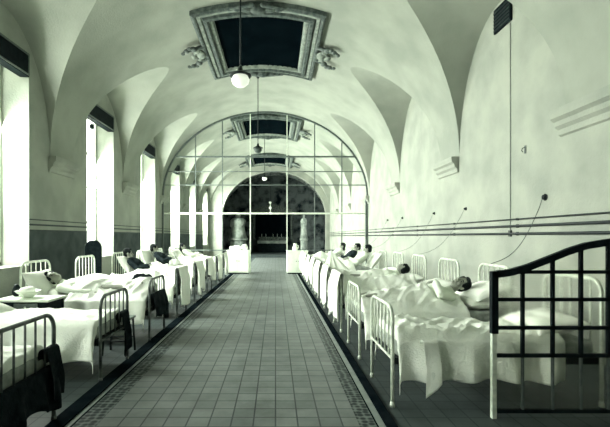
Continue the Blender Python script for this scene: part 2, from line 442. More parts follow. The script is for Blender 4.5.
# sanctuary lamp
r = tag(empty('sanctuary_lamp', (-.4, 33.2, 3.2)), 'small pale hanging lamp with three tiers inside the dark chancel', 'lamp')
b = MB(); b.lathe([(.001, 1.0), (.08, .98), (.10, .9), (.02, .82), (.02, .62), (.10, .58), (.13, .48), (.03, .40), (.03, .2), (.12, .16), (.10, .02), (.001, 0)], n=14); fixn(b.build('lamp_body', M['china'], r, smooth=True))
b = MB(); b.tube([(0, 0, 1.0), (0, 0, 3.57)], .012); b.build('chain', M['iron'], r)

# ------------------------------------------------------------------ glazed partition
PY = 17.9
part = tag(empty('glazed_partition', (XC, PY, 0)), 'full-height arched glass partition with thin iron bars across the ward', 'partition')
def px(x): return x - XC
b = MB(); rings = []
for i in range(49):
    a = PI * i / 48; dx, dz = A * math.cos(a), RISE * math.sin(a)
    q = []
    for rr in (1.0, .985):
        q.append((dx * rr, ZS + dz * (1.0 if rr == 1 else .982)))
    rings.append([(q[0][0], -.05, q[0][1]), (q[1][0], -.05, q[1][1]), (q[1][0], .05, q[1][1]), (q[0][0], .05, q[0][1])])
b.loft(rings)
fixn(b.build('arch_frame', M['greyiron'], part, smooth=False))
for s in (-1, 1):
    b = MB(); xx = s * A; b.box(min(xx, xx - s * .11), max(xx, xx - s * .06), -.05, .05, 0, ZS); b.build('jamb', M['greyiron'], part)
xs = [-4.62, -3.33, -2.21, -1.05, .48, 1.63, 2.76, 3.74]
zs = [0.0, .93, 2.46, 3.64, 4.2, 4.82, 7.0]
def archz(x): return ZS + RISE * .98 * math.sqrt(max(1 - ((x - XC) / (A * .983)) ** 2, 0))
for x in xs[1:-1]:
    b = MB(); b.box(px(x) - .02, px(x) + .02, -.025, .025, 0, archz(x)); b.build('mullion', M['enamel'] if x in (-1.05, .48) else M['greyiron'], part)
for z, th in ((.93, .022), (2.46, .034), (3.64, .018), (4.2, .016), (4.82, .032)):
    q = A * .983 * math.sqrt(max(1 - ((z - ZS) / (RISE * .98)) ** 2, 0)) if z > ZS else A - .1
    segs = [(-q, q)] if z > 1 else [(-q, px(-1.05)), (px(.48), q)]
    for s0, s1 in segs:
        b = MB(); b.box(s0, s1, -.028, .028, z - th, z + th); b.build('transom', M['enamel'] if 2 < z < 3 else M['greyiron'], part)
for i in range(7):
    for j in range(6):
        if i == 3 and j < 2: continue
        x0, x1 = xs[i], xs[i + 1]; cols = [x0 + (x1 - x0) * k / 8 for k in range(9)]
        low, top = [], []
        for x in cols:
            zt = min(zs[j + 1], archz(x))
            if zt > zs[j] + .01: low.append((px(x), 0, zs[j])); top.append((px(x), 0, zt))
        if len(low) > 1:
            b = MB(); b.grid([low, top]); b.build('pane', M['glass'], part)

# cupboards either side of the opening
def cupboard(x0, x1, y0, y1, h, label, knobx):
    r = tag(empty('cupboard', ((x0 + x1) / 2, (y0 + y1) / 2, 0)), label, 'cupboard', 'white cupboards at the partition')
    w, d = (x1 - x0) / 2, (y1 - y0) / 2
    b = MB(); b.box(-w, w, -d, d, .05, h - .03); b.build('body', M['cupboard'], r, bevel=.006)
    b = MB(); b.box(-w + .03, w - .03, -d + .03, d - .03, 0, .05); b.build('plinth', M['darkwood'], r)
    b = MB(); b.box(-w - .02, w + .02, -d - .02, d, h - .03, h); b.build('top', M['cupboard'], r, bevel=.006)
    for s in (-1, 1):
        b = MB(); a0, a1 = (-w + .02, -.005) if s < 0 else (.005, w - .02); b.box(a0, a1, -d - .018, -d, .09, h - .06); dr = b.build('door', M['cupboard'], r, bevel=.005)
        b = MB(); b.ell((s * .05, -d - .035, h * .55), (.018, .018, .018)); b.build('knob', M['iron'], dr, smooth=True)
    return r
cupboard(.46, 1.30, 17.2, 17.75, .93, 'white two-door cupboard on the right of the opening in the glass partition', 0)
cupboard(-1.95, -1.06, 17.2, 17.75, .95, 'white cupboard on the left of the opening in the glass partition', 0)
b = MB(); b.lathe([(.001, 0), (.09, .0), (.11, .06), (.10, .14), (.06, .20), (.055, .25), (.075, .28), (.001, .27)], n=18)
j = tag(empty('jug', (.80, 17.5, .93)), 'white china jug standing on the cupboard right of the opening', 'jug'); fixn(b.build('jug_body', M['china'], j, smooth=True))
b = MB(); b.tube([(.06, 0, .23), (.13, 0, .2), (.14, 0, .12), (.10, 0, .07)], .012); b.build('handle', M['china'], j, smooth=True)
def bundle(name, loc, r3, seed, m, label, cat, group=None):
    b = MB(); b.ell((0, 0, r3[2] * .8), r3, n=28, m=16)
    for i, v in enumerate(b.v):
        p = Vector(v); nn = noise.fractal(p * 9 + Vector((seed, 0, 0)), 1, 2, 4); p *= 1 + .16 * nn; p.z = max(p.z, 0); b.v[i] = tuple(p)
    o = b.build(name, m, smooth=True); o.location = loc; return tag(o, label, cat, group)
bundle('linen_bundle', (-1.62, 17.45, .95), (.26, .18, .10), 3, M['linen'], 'crumpled white linen bundle lying on the cupboard left of the opening', 'linen')
bundle('linen_bundle', (-1.24, 17.45, .95), (.12, .14, .13), 8, M['linen'], 'small rounded white bundle at the inner end of the left-hand cupboard', 'linen')

# ------------------------------------------------------------------ chancel furniture
al = tag(empty('altar', (-.25, 36.2, .17)), 'dark altar with a tall retable and pale cloth in the chancel', 'altar')
b = MB(); b.box(-1.2, 1.2, -.5, .5, 0, .95); b.build('altar_block', M['darkwood'], al, bevel=.02)
b = MB(); b.box(-1.25, 1.25, -.55, .52, .95, .985); b.box(-1.25, 1.25, -.56, -.545, .75, .985); b.build('altar_cloth', M['marble'], al)
b = MB(); b.box(-1.15, 1.15, .3, .55, .985, 1.3); b.build('gradine', M['gold'], al, bevel=.02)
for s in (-1, 1):
    b = MB(); b.lathe([(.16, .985), (.16, 1.15), (.11, 1.2), (.09, 3.2), (.15, 3.3), (.15, 3.42), (.001, 3.42)], (s * 1.62, .7, 0), 14); fixn(b.build('column', M['gold'], al, smooth=True))
b = MB(); b.box(-1.45, 1.45, .75, .82, 1.3, 3.4); b.build('altarpiece', M['canvas'], al)
b = MB(); b.loft([[(x, yy, z) for x, z in ((-1.85, 3.42), (1.85, 3.42), (1.85, 3.58), (1.0, 3.85), (0, 4.1), (-1.0, 3.85), (-1.85, 3.58))] for yy in (.55, .85)]); fixn(b.build('pediment', M['gold'], al))
for i, x in enumerate((-.9, -.55, .05, .4, .75)):
    r = tag(empty('candlestick', (-.25 + x, 36.05, 1.155)), 'thin altar candlestick in the dark chancel, %s from the pale statue' % ['first', 'second', 'third', 'fourth', 'farthest'][i], 'candlestick', 'candlesticks on the altar')
    b = MB(); b.lathe([(.06, 0), (.06, .02), (.015, .06), (.02, .18), (.012, .3), (.035, .33), (.001, .33)], n=10); fixn(b.build('stick', M['gold'], r, smooth=True))
    b = MB(); b.lathe([(.012, .33), (.012, .56), (.001, .57)], n=8); fixn(b.build('candle', M['china'], r, smooth=True))
def statue(x, y, s, label):
    r = tag(empty('draped_statue', (x, y, .17)), label, 'statue', 'pale statues in the chancel')
    b = MB(); b.lathe([(.42 * s, 0), (.42 * s, .12), (.34 * s, .18), (.34 * s, 1.0), (.42 * s, 1.06), (.42 * s, 1.18), (.001, 1.18)], n=16); fixn(b.build('pedestal', M['marble'], r))
    b = MB(); b.lathe([(.36 * s, 1.18), (.32 * s, 1.6), (.25 * s, 2.1), (.30 * s, 2.5), (.22 * s, 2.68), (.08 * s, 2.74), (.001, 2.75)], n=20)
    for i, v in enumerate(b.v):
        q = Vector(v); f = 1 + .12 * math.sin(9 * math.atan2(q.y, q.x) + q.z * 2); b.v[i] = (q.x * f, q.y * f, q.z)
    b.ell((0, -.02, 2.88), (.11 * s, .13 * s, .16)); b.cap((.24 * s, -.05, 2.5), (.2 * s, -.3, 2.2), .08 * s, .05 * s); b.cap((.2 * s, -.3, 2.2), (0, -.34, 2.4), .05 * s, .04 * s); b.cap((-.24 * s, -.05, 2.5), (-.28 * s, -.2, 2.1), .08 * s, .05 * s)
    fixn(b.build('figure', M['marble'], r, smooth=True))
    return r
statue(-2.80, 32.2, 1.75, 'pale draped statue on a pedestal at the window side of the chancel')
statue(2.15, 32.6, .75, 'slender pale statue at the far-rail side of the chancel')

# ------------------------------------------------------------------ wall pipes, conduit, bell cords on the right wall
for z, rr, lab in ((1.775, .011, 'thin uppermost pipe running along the bare wall'), (1.667, .020, 'thick middle pipe of three along the bare wall'), (1.545, .020, 'lowest pipe of three along the bare wall')):
    b = MB(); b.tube([(XR - .035, Y0 + .02, z), (XR - .035, YE - .1, z)], rr, 10)
    o = MB(); r = tag(empty('wall_pipe', (0, 0, 0)), lab, 'pipe', 'pipes along the bare wall'); b.build('pipe_run', M['pipe'], r, smooth=True)
    for k in range(12):
        c = MB(); y = 2.0 + k * 2.4; c.box(XR - .035, XR, y, y + .03, z - rr - .008, z + rr + .008); c.build('bracket', M['pipe'], r)
v = tag(empty('vent_box', (XR, 7.25, 5.02)), 'small dark vent box high on the bare wall above the conduit', 'vent')
b = MB(); b.box(-.04, 0, -.27, .27, 0, .42); b.build('box', M['darkwood'], v, bevel=.01)
b = MB()
for i in range(6): b.box(-.05, -.04, -.25, .25, .03 + i * .06, .06 + i * .06)
b.build('louvre', M['iron'], v)
c = tag(empty('conduit', (XR, 7.03, 1.6)), 'thin vertical wire conduit dropping from the vent box to the pipes', 'conduit')
b = MB(); b.tube([(-.012, 0, 0), (-.012, 0, 3.42)], .0055, 8); b.build('tube', M['greyiron'], c, smooth=True)
b = MB(); b.box(-.03, 0, -.03, .03, -.10, .0); b.build('junction_box', M['pipe'], c)
h = tag(empty('wall_hook', (XR, 6.62, 2.84)), 'small pale hook plate on the bare wall beside the conduit', 'hook')
b = MB(); b.box(-.012, 0, -.02, .02, -.06, .06); b.build('plate', M['greyiron'], h)
b = MB(); b.tube([(-.01, 0, .03), (-.05, 0, .02), (-.06, 0, -.02), (-.04, 0, -.04)], .006); b.build('hook', M['iron'], h)

# ------------------------------------------------------------------ beds
BL, BW = 1.84, .40
def board(x, h, zr, name, root, m, nsp=5):
    rr = .13; pts = [(x, -BW, 0), (x, -BW, h * .5)]
    for i in range(9):
        a = PI - (PI / 2) * i / 8; pts.append((x, -BW + rr + rr * math.cos(a), h - rr + rr * math.sin(a)))
    for i in range(9):
        a = PI / 2 - (PI / 2) * i / 8; pts.append((x, BW - rr + rr * math.cos(a), h - rr + rr * math.sin(a)))
    pts += [(x, BW, h * .5), (x, BW, 0)]
    b = MB(); b.tube(pts, .0165, 10); b.tube([(x, -BW, zr), (x, BW, zr)], .012, 8)
    for s in (-1, 1): b.lathe([(.022, 0), (.022, .03), (.017, .05)], (x, s * BW, 0), 10)
    o = b.build(name, m, root, smooth=True)
    for i in range(nsp):
        y = -BW + 2 * BW * (i + 1) / (nsp + 1)
        b = MB(); b.tube([(x, y, zr), (x, y, h - .004)], .0085, 8); b.build('spindle', m, o, smooth=True)
    return o
def make_bed(m, mf=None):
    r = empty('hospital_bed')
    board(0, .88, .42, 'footboard', r, mf or m); board(BL, 1.12, .46, 'headboard', r, m)
    for s in (-1, 1):
        b = MB(); b.box(0, BL, s * .375 - .012, s * .375 + .012, .37, .43); b.build('side_rail', M['iron'], r)
    b = MB(); b.box(.03, BL - .03, -.36, .36, .395, .43); b.build('spring_base', M['iron'], r)
    b = MB(); b.box(.035, BL - .04, -.385, .385, .43, .58)
    o = b.build('mattress', M['ticking'], r); md = o.modifiers.new('round', 'BEVEL'); md.width = .05; md.segments = 4
    return r
M['shadedenamel'] = mat('shaded_enamel_iron', (.03, .042, .042), .45, (.12, .14, .13), 7, lo=.42, hi=.6)  # enamel darkened: backlit shade of the window-side footboards put into colour
bedR = make_bed(M['enamel']); bedL = make_bed(M['enamel'], M['shadedenamel'])

def mound_fn(kind, seed):
    def f(x, y):
        q = 0
        if kind == 'flat': q = .015
        elif kind == 'lie':
            leg = .20 * math.exp(-((y) / .19) ** 2)
            q = leg + .05 * math.exp(-((x - .16) / .12) ** 2 - (y / .15) ** 2) + .055 * math.exp(-((x - 1.1) / .32) ** 2) * math.exp(-(y / .25) ** 2)
        elif kind == 'knees':
            q = .19 * math.exp(-(y / .20) ** 2) + .19 * math.exp(-((x - .52) / .20) ** 2 - ((y) / .17) ** 2)
        elif kind == 'sit':
            q = .19 * math.exp(-(y / .20) ** 2) + .09 * math.exp(-((x - 1.0) / .22) ** 2 - (y / .25) ** 2) + .04 * math.exp(-((x - .15) / .12) ** 2 - (y / .2) ** 2)
        elif kind == 'hump':
            q = .13 * math.exp(-((x - .75) / .45) ** 2 - (y / .26) ** 2) + .10 * math.exp(-(y / .2) ** 2)
        return q
    return f
def blanket_mesh(name, kind, x1, hm, hp, seed, amp=1.0, mfn=None, foot_drop=.12):
    W = .405; mf = mfn or mound_fn(kind, seed); so = Vector((seed * 7.3, seed * 3.1, 0))
    nu, nv = 64, 72; rows = []
    us = [-foot_drop + (x1 - .06 + foot_drop) * i / nu for i in range(nu + 1)]
    for u in us:
        x = .065 + max(u, 0); dropx = max(-u, 0)
        row = []
        wob = noise.noise(Vector((x * 1.3, seed * 5.1, 0)))
        for j in range(nv + 1):
            vv = j / nv * 2 - 1
            # more samples near the edge
            span_m, span_p = W + hm * (1 + .22 * wob), W + hp * (1 - .22 * wob)
            e = -span_m + (span_m + span_p) * j / nv
            yy = max(-W, min(W, e)); over = abs(e) - W
            edge = min(1, (W - abs(yy)) / .10)
            nz = noise.fractal(Vector((x * 2.4, yy * 2.4, .3)) + so, 1.0, 2.0, 5)
            ridge = 1 - abs(noise.noise(Vector((x * 3.1 + yy * 2.2, yy * 1.7 - x * .8, 1.7)) + so)) * 2
            ridge2 = 1 - abs(noise.noise(Vector((x * 5.5 - yy * 4.2, yy * 3.0, 4.7)) + so)) * 2
            z = .607 + mf(x, yy) * min(1, edge * 1.2) + 1.7 * amp * edge * (.016 * nz + .020 * max(ridge, 0) ** 3 + .012 * max(ridge2, 0) ** 3)
            z -= .02 * (1 - edge) ** 2
            y = yy
            if over > 0:
                s = 1 if e > 0 else -1; k = min(1, over / .25)
                fold = .5 + .5 * math.sin(x * 17 + seed * 2 + 2.4 * noise.noise(Vector((x * 2, seed, over * 1.5))))
                y = s * (W + .012 + k * (.012 + .085 * fold * amp + .02 * noise.noise(Vector((x * 7, over * 4, seed)))) )
                z = .587 - over
            if dropx > 0:
                x_ = .062 - .012 * min(1, dropx / .05) + .006 * math.sin(yy * 30 + seed); z -= dropx; xx = max(x_, .05)
            else: xx = x
            # thin out hem at the head end
            row.append((xx, y, max(z, .03)))
        rows.append(row)
    b = MB(); b.grid(rows); return b.mesh(name, M['blanket'], True)
def add_mesh(name, me, loc=(0, 0, 0), rz=0, solid=0):
    o = bpy.data.objects.new(name, me); COL.objects.link(o); o.location = loc; o.rotation_euler = (0, 0, rz)
    if solid: md = o.modifiers.new('thickness', 'SOLIDIFY'); md.thickness = solid; md.offset = 1
    return o
def pillow_mesh(seed, sx=.36, sy=.24, sz=.085):
    b = MB(); nu, nv = 28, 28
    for sgn in (1, -1):
        rows = []
        for i in range(nu + 1):
            row = []
            for j in range(nv + 1):
                u, v_ = i / nu * 2 - 1, j / nv * 2 - 1
                h = ((1 - abs(u) ** 3.2) * (1 - abs(v_) ** 3.2)) ** .55
                pin = 1 - .07 * (1 - abs(u) ** 2) * abs(v_) ** 3 ; pin2 = 1 - .07 * (1 - abs(v_) ** 2) * abs(u) ** 3
                nn = noise.fractal(Vector((u * 1.6 + seed * 3, v_ * 1.6, sgn * 2)), 1, 2, 4)
                row.append((u * sy * pin2, v_ * sx * pin, sgn * (sz * h * (1 + .14 * nn) + .0006)))
            rows.append(row if sgn > 0 else row[::-1])
        b.grid(rows)
    me = b.mesh('pillow', M['linen'], True)
    return me
PIL = [pillow_mesh(1), pillow_mesh(2), pillow_mesh(5)]
def drape_mesh(name, m, zt, lo, li, seed, hw=.43, tilt=.0, fold=.030):
    b = MB(); rows = []; ny = 60; R = .032
    for j in range(ny + 1):
        y = -hw + 2 * hw * j / ny; row = []
        wob = 1 + .28 * noise.noise(Vector((y * 3.5, seed * 3.3, .4))) + tilt * y
        ph = y * 26 + seed * 2 + 2 * noise.noise(Vector((y * 4, seed, 5)))
        top = zt
        ny_out, ny_in = 18, 8
        for i in range(ny_out, 0, -1):
            q = lo * wob * i / ny_out; k = min(1, q / .2)
            row.append((-R - k * (.012 + fold * (.5 + .5 * math.sin(ph)) + .01 * noise.noise(Vector((y * 6, q * 5, seed)))), y + .012 * k * math.cos(ph), top - R - q))
        for i in range(9):
            a = PI - PI * i / 8; row.append((R * math.cos(a), y, top - R + R * math.sin(a) + .004 * noise.noise(Vector((y * 9, seed, 2)))))
        for i in range(1, ny_in + 1):
            q = li * i / ny_in; row.append((R + .008 * math.sin(ph + 1) * min(1, q / .1), y, top - R - q))
        rows.append(row)
    b.grid(rows); return b.mesh(name, m, True)

# ------------------------------------------------------------------ people
def remeshed(mb, name, m, voxel, sm=3, disp=0):
    me = mb.mesh(name + '_src', None, True)
    o = bpy.data.objects.new(name + '_src', me); COL.objects.link(o)
    md = o.modifiers.new('r', 'REMESH'); md.mode = 'VOXEL'; md.voxel_size = voxel; md.use_smooth_shade = True
    if sm: md = o.modifiers.new('s', 'SMOOTH'); md.iterations = sm; md.factor = .5
    dg = bpy.context.evaluated_depsgraph_get(); dg.update()
    me2 = bpy.data.meshes.new_from_object(o.evaluated_get(dg)); me2.name = name
    bpy.data.objects.remove(o); bpy.data.meshes.remove(me)
    me2.materials.clear(); me2.materials.append(m)
    me2.polygons.foreach_set('use_smooth', [True] * len(me2.polygons))
    return me2
def frame3(f, u):
    f = Vector(f).normalized(); u = Vector(u); u = (u - f * u.dot(f)).normalized(); r = f.cross(u)
    return f, u, r
def hand(b, w, d, up, size=1.0, curl=.4):
    """palm, four unequal fingers and a thumb; w wrist, d pointing direction, up back of hand"""
    w = Vector(w); d = Vector(d).normalized(); up = Vector(up); up = (up - d * up.dot(d)).normalized(); s = d.cross(up)
    R = Matrix((d, s, up)).transposed()
    b.ell(w + d * .05 * size, (.052 * size, .040 * size, .017 * size), R)
    for i, (o, L) in enumerate(((-.030, .072), (-.010, .082), (.010, .078), (.029, .060))):
        k = w + d * .085 * size + s * o * size; m1 = k + (d + s * o * 3 - up * curl * .4).normalized() * L * .55 * size; m2 = m1 + (d - up * curl * 1.6).normalized() * L * .5 * size
        b.cap(w + d * .05 * size + s * o * .8 * size, k, .010, .0095); b.cap(k, m1, .0095, .0088); b.cap(m1, m2, .0088, .0075)
    t0 = w + d * .03 * size - s * .03 * size; t1 = t0 + (d * .7 - s * .8 - up * .3).normalized() * .04 * size; t2 = t1 + (d - s * .2 - up * .3).normalized() * .035 * size
    b.cap(t0, t1, .013, .011); b.cap(t1, t2, .011, .008)
def make_person(J, cloth='gown', hair_long=False, legs='bed'):
    r = empty('person')
    b = MB(); V = Vector
    pel, che, nec, hc = V(J['pelvis']), V(J['chest']), V(J['neck']), V(J['head'])
    f, u, rt = frame3(J['face'], J['up'])
    H = lambda a, bb, c: hc + f * a + rt * bb + u * c
    R = Matrix((f, rt, u)).transposed()
    side = V(J['side']).normalized(); spine = (che - pel).normalized(); front = side.cross(spine)
    RT = Matrix((front, side, spine)).transposed()
    b.ell(pel, (.105, .165, .13), RT); b.ell(pel.lerp(che, .5), (.10, .145, .18), RT); b.ell(che, (.115, .165, .17), RT); b.ell(che + spine * .1, (.085, .17, .09), RT)
    b.cap(nec - (hc - nec) * .6, nec.lerp(hc, .55), .055, .052)
    b.ell(H(-.012, 0, .035), (.095, .075, .098), R, 18, 12); b.ell(H(.022, 0, -.05), (.062, .056, .068), R, 16, 10); b.ell(H(.062, 0, -.088), (.025, .026, .022), R)
    b.ell(H(.070, 0, .035), (.022, .052, .016), R)
    b.cap(H(.082, 0, .022), H(.108, 0, -.022), .010, .015); b.ell(H(.098, 0, -.026), (.014, .019, .010), R)
    for s in (-1, 1):
        b.ell(H(-.005, s * .077, .0), (.020, .010, .033), R); b.ell(H(.060, s * .040, -.02), (.022, .022, .022), R)
    b.ell(H(.078, 0, -.055), (.014, .026, .008), R)
    cl = MB(); infl = .014
    cl.ell(pel, (.12, .185, .14), RT); cl.ell(pel.lerp(che, .5), (.12, .168, .19), RT); cl.ell(che, (.132, .182, .18), RT); cl.ell(che + spine * .1, (.10, .185, .095), RT)
    cl.cap(nec - (hc - nec) * .55, nec - (hc - nec) * .1, .075, .068)
    for k, s in ((0, -1), (1, 1)):
        sh, el, wr = V(J['shoulder'][k]), V(J['elbow'][k]), V(J['wrist'][k])
        b.cap(che + spine * .1, sh, .075, .058); b.cap(sh, el, .052, .041); b.cap(el, wr, .041, .027)
        hand(b, wr, J.get('handdir', [(wr - el)] * 2)[k] if 'handdir' in J else (wr - el), J['handup'], 1.0, J.get('curl', .4))
        cl.cap(che + spine * .1, sh, .088, .072); cl.cap(sh, el, .068, .056); cl.cap(el, el.lerp(wr, .85), .056, .046)
        hi, kn, an = V(J['hip'][k]), V(J['knee'][k]), V(J['ankle'][k]); toe = V(J['toe'][k])
        b.cap(pel, hi, .10, .088); b.cap(hi, kn, .085, .055); b.cap(kn, kn.lerp(an, .4), .055, .054); b.cap(kn.lerp(an, .4), an, .054, .036); b.cap(an, toe, .038, .026)
    body = add_mesh('body', remeshed(b, 'body', M['skin'], .0075, 2)); body.parent = r
    g = add_mesh('nightshirt' if cloth == 'gown' else 'jacket', remeshed(cl, 'shirt', M[cloth], .011, 2)); g.parent = r
    if legs == 'chair':
        tr = MB()
        for k in (0, 1):
            hi, kn, an = V(J['hip'][k]), V(J['knee'][k]), V(J['ankle'][k]); tr.cap(pel, hi, .115, .10); tr.cap(hi, kn, .10, .072); tr.cap(kn, kn.lerp(an, .9), .072, .06)
        t = add_mesh('trousers', remeshed(tr, 'trousers', M[cloth], .012, 2)); t.parent = r
    hb = MB()
    hb.ell(H(-.022, 0, .048), (.094, .083, .096), R, 18, 12); hb.ell(H(-.055, 0, .0), (.058, .076, .075), R, 16, 10); hb.ell(H(.035, 0, .105), (.05, .06, .03), R)
    for s in (-1, 1): hb.ell(H(.02, s * .068, .05), (.045, .018, .045), R)
    if hair_long:
        hb.ell(H(-.05, 0, -.08), (.05, .07, .08), R)
    ho = add_mesh('hair', remeshed(hb, 'hair', M['hair'], .008, 1)); ho.parent = r
    for s in (-1, 1):
        e = MB(); e.ell(H(.079, s * .031, .008), (.010, .0125, .008), R, 10, 6); e.build('eye', M['eye'], r, smooth=True)
        e = MB(); e.cap(H(.088, s * .016, .033), H(.078, s * .05, .034), .005, .004); e.build('eyebrow', M['hair'], r, smooth=True)
    e = MB(); e.ell(H(.0885, 0, -.055), (.007, .024, .006), R, 10, 6); e.build('mouth', M['lip'], r, smooth=True)
    return r
def J_lie(turn, arm):
    J = dict(pelvis=(.84, 0, .705), chest=(1.20, 0, .715), neck=(1.40, 0, .775), head=(1.52, .02 * turn, .855), side=(0, 1, 0), up=(.95, .25 * turn, .25), face=(-.30, .62 * turn, .75),
             shoulder=[(1.33, -.17, .71), (1.33, .17, .71)], elbow=[(1.07, -.235, .665), (1.07, .235, .665)], wrist=[(.84, -.215, .66), (.84, .215, .66)],
             hip=[(.78, -.09, .69), (.78, .09, .69)], knee=[(.45, -.10, .70), (.45, .10, .70)], ankle=[(.16, -.10, .66), (.16, .10, .66)], toe=[(.14, -.12, .78), (.14, .12, .78)], handup=(0, 0, 1))
    if arm:
        k = 0 if arm < 0 else 1; s = -1 if arm < 0 else 1
        J['elbow'][k] = (1.16, s * .30, .75); J['wrist'][k] = (1.18, s * .06, .895); J['handdir'] = [(-.2, 1, -.1) if arm < 0 else (-1, 0, 0), (-1, 0, 0) if arm < 0 else (-.2, -1, -.1)]
    return J
def J_sit(lean, turn):
    a = math.radians(lean); d = Vector((math.cos(a), 0, math.sin(a))); P0 = Vector((.98, 0, .70))
    che = P0 + d * .36; nec = P0 + d * .54; he = nec + Vector((.05, .02 * turn, .115))
    sh = P0 + d * .46
    return dict(pelvis=P0, chest=che, neck=nec, head=he, side=(0, 1, 0), up=(.25, .1 * turn, 1), face=(-1, .55 * turn, .05),
                shoulder=[sh + Vector((0, -.18, 0)), sh + Vector((0, .18, 0))], elbow=[(1.12, -.29, .84), (1.12, .29, .84)], wrist=[(.93, -.15, .915), (.93, .14, .925)],
                handdir=[(-1, .7, -.1), (-1, -.7, -.1)], handup=(0, 0, 1),
                hip=[(.90, -.09, .69), (.90, .09, .69)], knee=[(.50, -.10, .71), (.50, .10, .71)], ankle=[(.16, -.10, .66), (.16, .10, .66)], toe=[(.14, -.12, .78), (.14, .12, .78)])
P_lieA = make_person(J_lie(1, 0)); P_lieB = make_person(J_lie(-1, -1)); P_sitA = make_person(J_sit(38, 1)); P_sitB = make_person(J_sit(40, -.6), cloth='coat'); P_sitC = make_person(J_sit(36, .4), hair_long=True)
PEOPLE = dict(lieA=P_lieA, lieB=P_lieB, sitA=P_sitA, sitB=P_sitB, sitC=P_sitC)
used_people = set()

# ------------------------------------------------------------------ rows of beds
BM = {}
def blanket_for(kind, x1, hm, hp, seed, amp=1.0):
    key = (kind, x1, hm, hp, seed)
    if key not in BM: BM[key] = blanket_mesh('blanket', kind, x1, hm, hp, seed, amp)
    return BM[key]
ORD = ['nearest', 'second', 'third', 'fourth', 'fifth', 'sixth', 'seventh', 'eighth', 'ninth']
first_bed = {}
class Bed:
    def __init__(s, side, yc, i):
        s.side, s.yc, s.i = side, yc, i
        s.x0 = 1.03 if side > 0 else -1.80; s.rz = 0 if side > 0 else PI
        s.where = ('right-hand row' if side > 0 else 'window-side row')
        s.nm = ORD[i] + ' bed of the ' + s.where
    def w(s, p):
        p = Vector(p)
        return Vector((s.x0 + p.x * s.side, s.yc + p.y * s.side, p.z))
    def put(s, o, p=(0, 0, 0), extra=(0, 0, 0)):
        o.location = s.w(p); o.rotation_euler = (extra[0], extra[1], s.rz + extra[2]); return o
    def bed(s, label):
        o = bedR if s.side > 0 else bedL
        if s.side in first_bed: o = dup(o)
        first_bed[s.side] = 1
        s.put(o); tag(o, label, 'bed', 'iron hospital beds in two rows')
    def blanket(s, kind, x1, near, far, seed, label, amp=1.0):
        hm, hp = (near, far) if s.side > 0 else (far, near)
        o = add_mesh('blanket', blanket_for(kind, x1, hm, hp, seed, amp), solid=.007); s.put(o); tag(o, label, 'blanket', 'pale blankets on the beds')
    def pillow(s, p, tilt, label, k=0, rz=0):
        o = add_mesh('pillow', PIL[k]); s.put(o, p); o.rotation_euler = Euler((0, -tilt * 1.0, 0)).to_matrix().to_euler()
        Rm = Matrix.Rotation(s.rz + rz, 3, 'Z') @ Matrix.Rotation(-tilt, 3, 'Y'); o.rotation_euler = Rm.to_euler(); tag(o, label, 'pillow', 'white pillows on the beds')
    def person(s, kind, label, d=(0, 0, 0)):
        o = PEOPLE[kind]
        if kind in used_people: o = dup(o)
        used_people.add(kind); s.put(o, d); tag(o, label, 'person', 'patients in the beds')
    def drape(s, me, label, cat='sheet', group='sheets hung over the bed feet'):
        o = add_mesh(me.name.split('.')[0], me, solid=.006); s.put(o, (0, random.uniform(-.05, .05), 0), (0, 0, 0)); tag(o, label, cat, group)
SH = [drape_mesh('sheet', M['linen'], .925, .62, .28, 1, hw=.45, fold=.06), drape_mesh('sheet', M['linen'], .925, .70, .28, 2, hw=.40, tilt=.3, fold=.05), drape_mesh('sheet', M['linen'], .925, .54, .28, 3, hw=.46, tilt=-.4, fold=.07)]
RY = [4.185 + 1.475 * i for i in range(9)]
LY = [3.09, 4.82, 6.54, 8.25, 9.98, 11.7, 13.42, 15.13, 16.5]

# right-hand row
RB = [Bed(1, y, i) for i, y in enumerate(RY[:9])]
rl = ['white iron bed nearest the camera, foot bars bare, behind the glazed screen',
      'second white iron bed along the bare wall, under a big humped quilt', 'third white iron bed along the bare wall', 'fourth white iron bed along the bare wall',
      'fifth iron bed along the bare wall, below the tented sheet', 'sixth iron bed along the bare wall', 'seventh iron bed along the bare wall', 'eighth iron bed along the bare wall, next to last', 'last iron bed along the bare wall, by the glass partition']
for bd, l in zip(RB, rl): bd.bed(l)
def off(kind): return None
RB[0].blanket('flat', 1.5, .34, .3, 11, 'pale blanket hanging in folds on the bed nearest the glazed screen', 1.3)
RB[0].pillow((1.55, 0, .67), .2, 'pillow on the nearest bed, behind the glazed screen', 0)
FLAP = drape_mesh('sheet', M['linen'], .60, .36, .0, 14, hw=.065, tilt=3.0, fold=.05)
o = add_mesh('sheet', FLAP, solid=.006); RB[0].put(o, (.30, -.46, 0), (0, 0, PI / 2 + .15)); tag(o, 'loose sheet corner hanging at the foot end of the bed nearest the glazed screen', 'sheet', 'sheets hung over the bed feet')
RB[1].blanket('hump', 1.33, .3, .3, 12, 'big humped white quilt on the second bed along the bare wall', 1.3)
RB[1].pillow((1.62, -.02, .66), .05, 'lower of two pillows under the dark-haired patient nearest the glazed screen', 1)
RB[1].pillow((1.66, -.06, .79), .35, 'upper plump pillow beside the dark-haired patient nearest the glazed screen', 2)
RB[1].person('lieB', 'dark-haired person lying in the second bed along the bare wall, hand on the quilt', (-.12, .02, .02))
RB[2].blanket('lie', 1.25, .25, .25, 13, 'pale blanket on the third bed along the bare wall')
RB[2].pillow((1.58, 0, .68), .30, 'rounded white pillow on the third bed along the bare wall', 0)
RB[2].drape(SH[0], 'white sheet hung over the foot of the third bed along the bare wall')
RB[3].blanket('lie', 1.2, .25, .25, 14, 'pale blanket on the fourth bed along the bare wall')
RB[3].pillow((1.60, 0, .66), .15, 'pillow under the head of the patient in the fourth bed along the bare wall', 1)
RB[3].person('lieA', 'dark-haired person lying with face turned aside in the fourth bed along the bare wall')
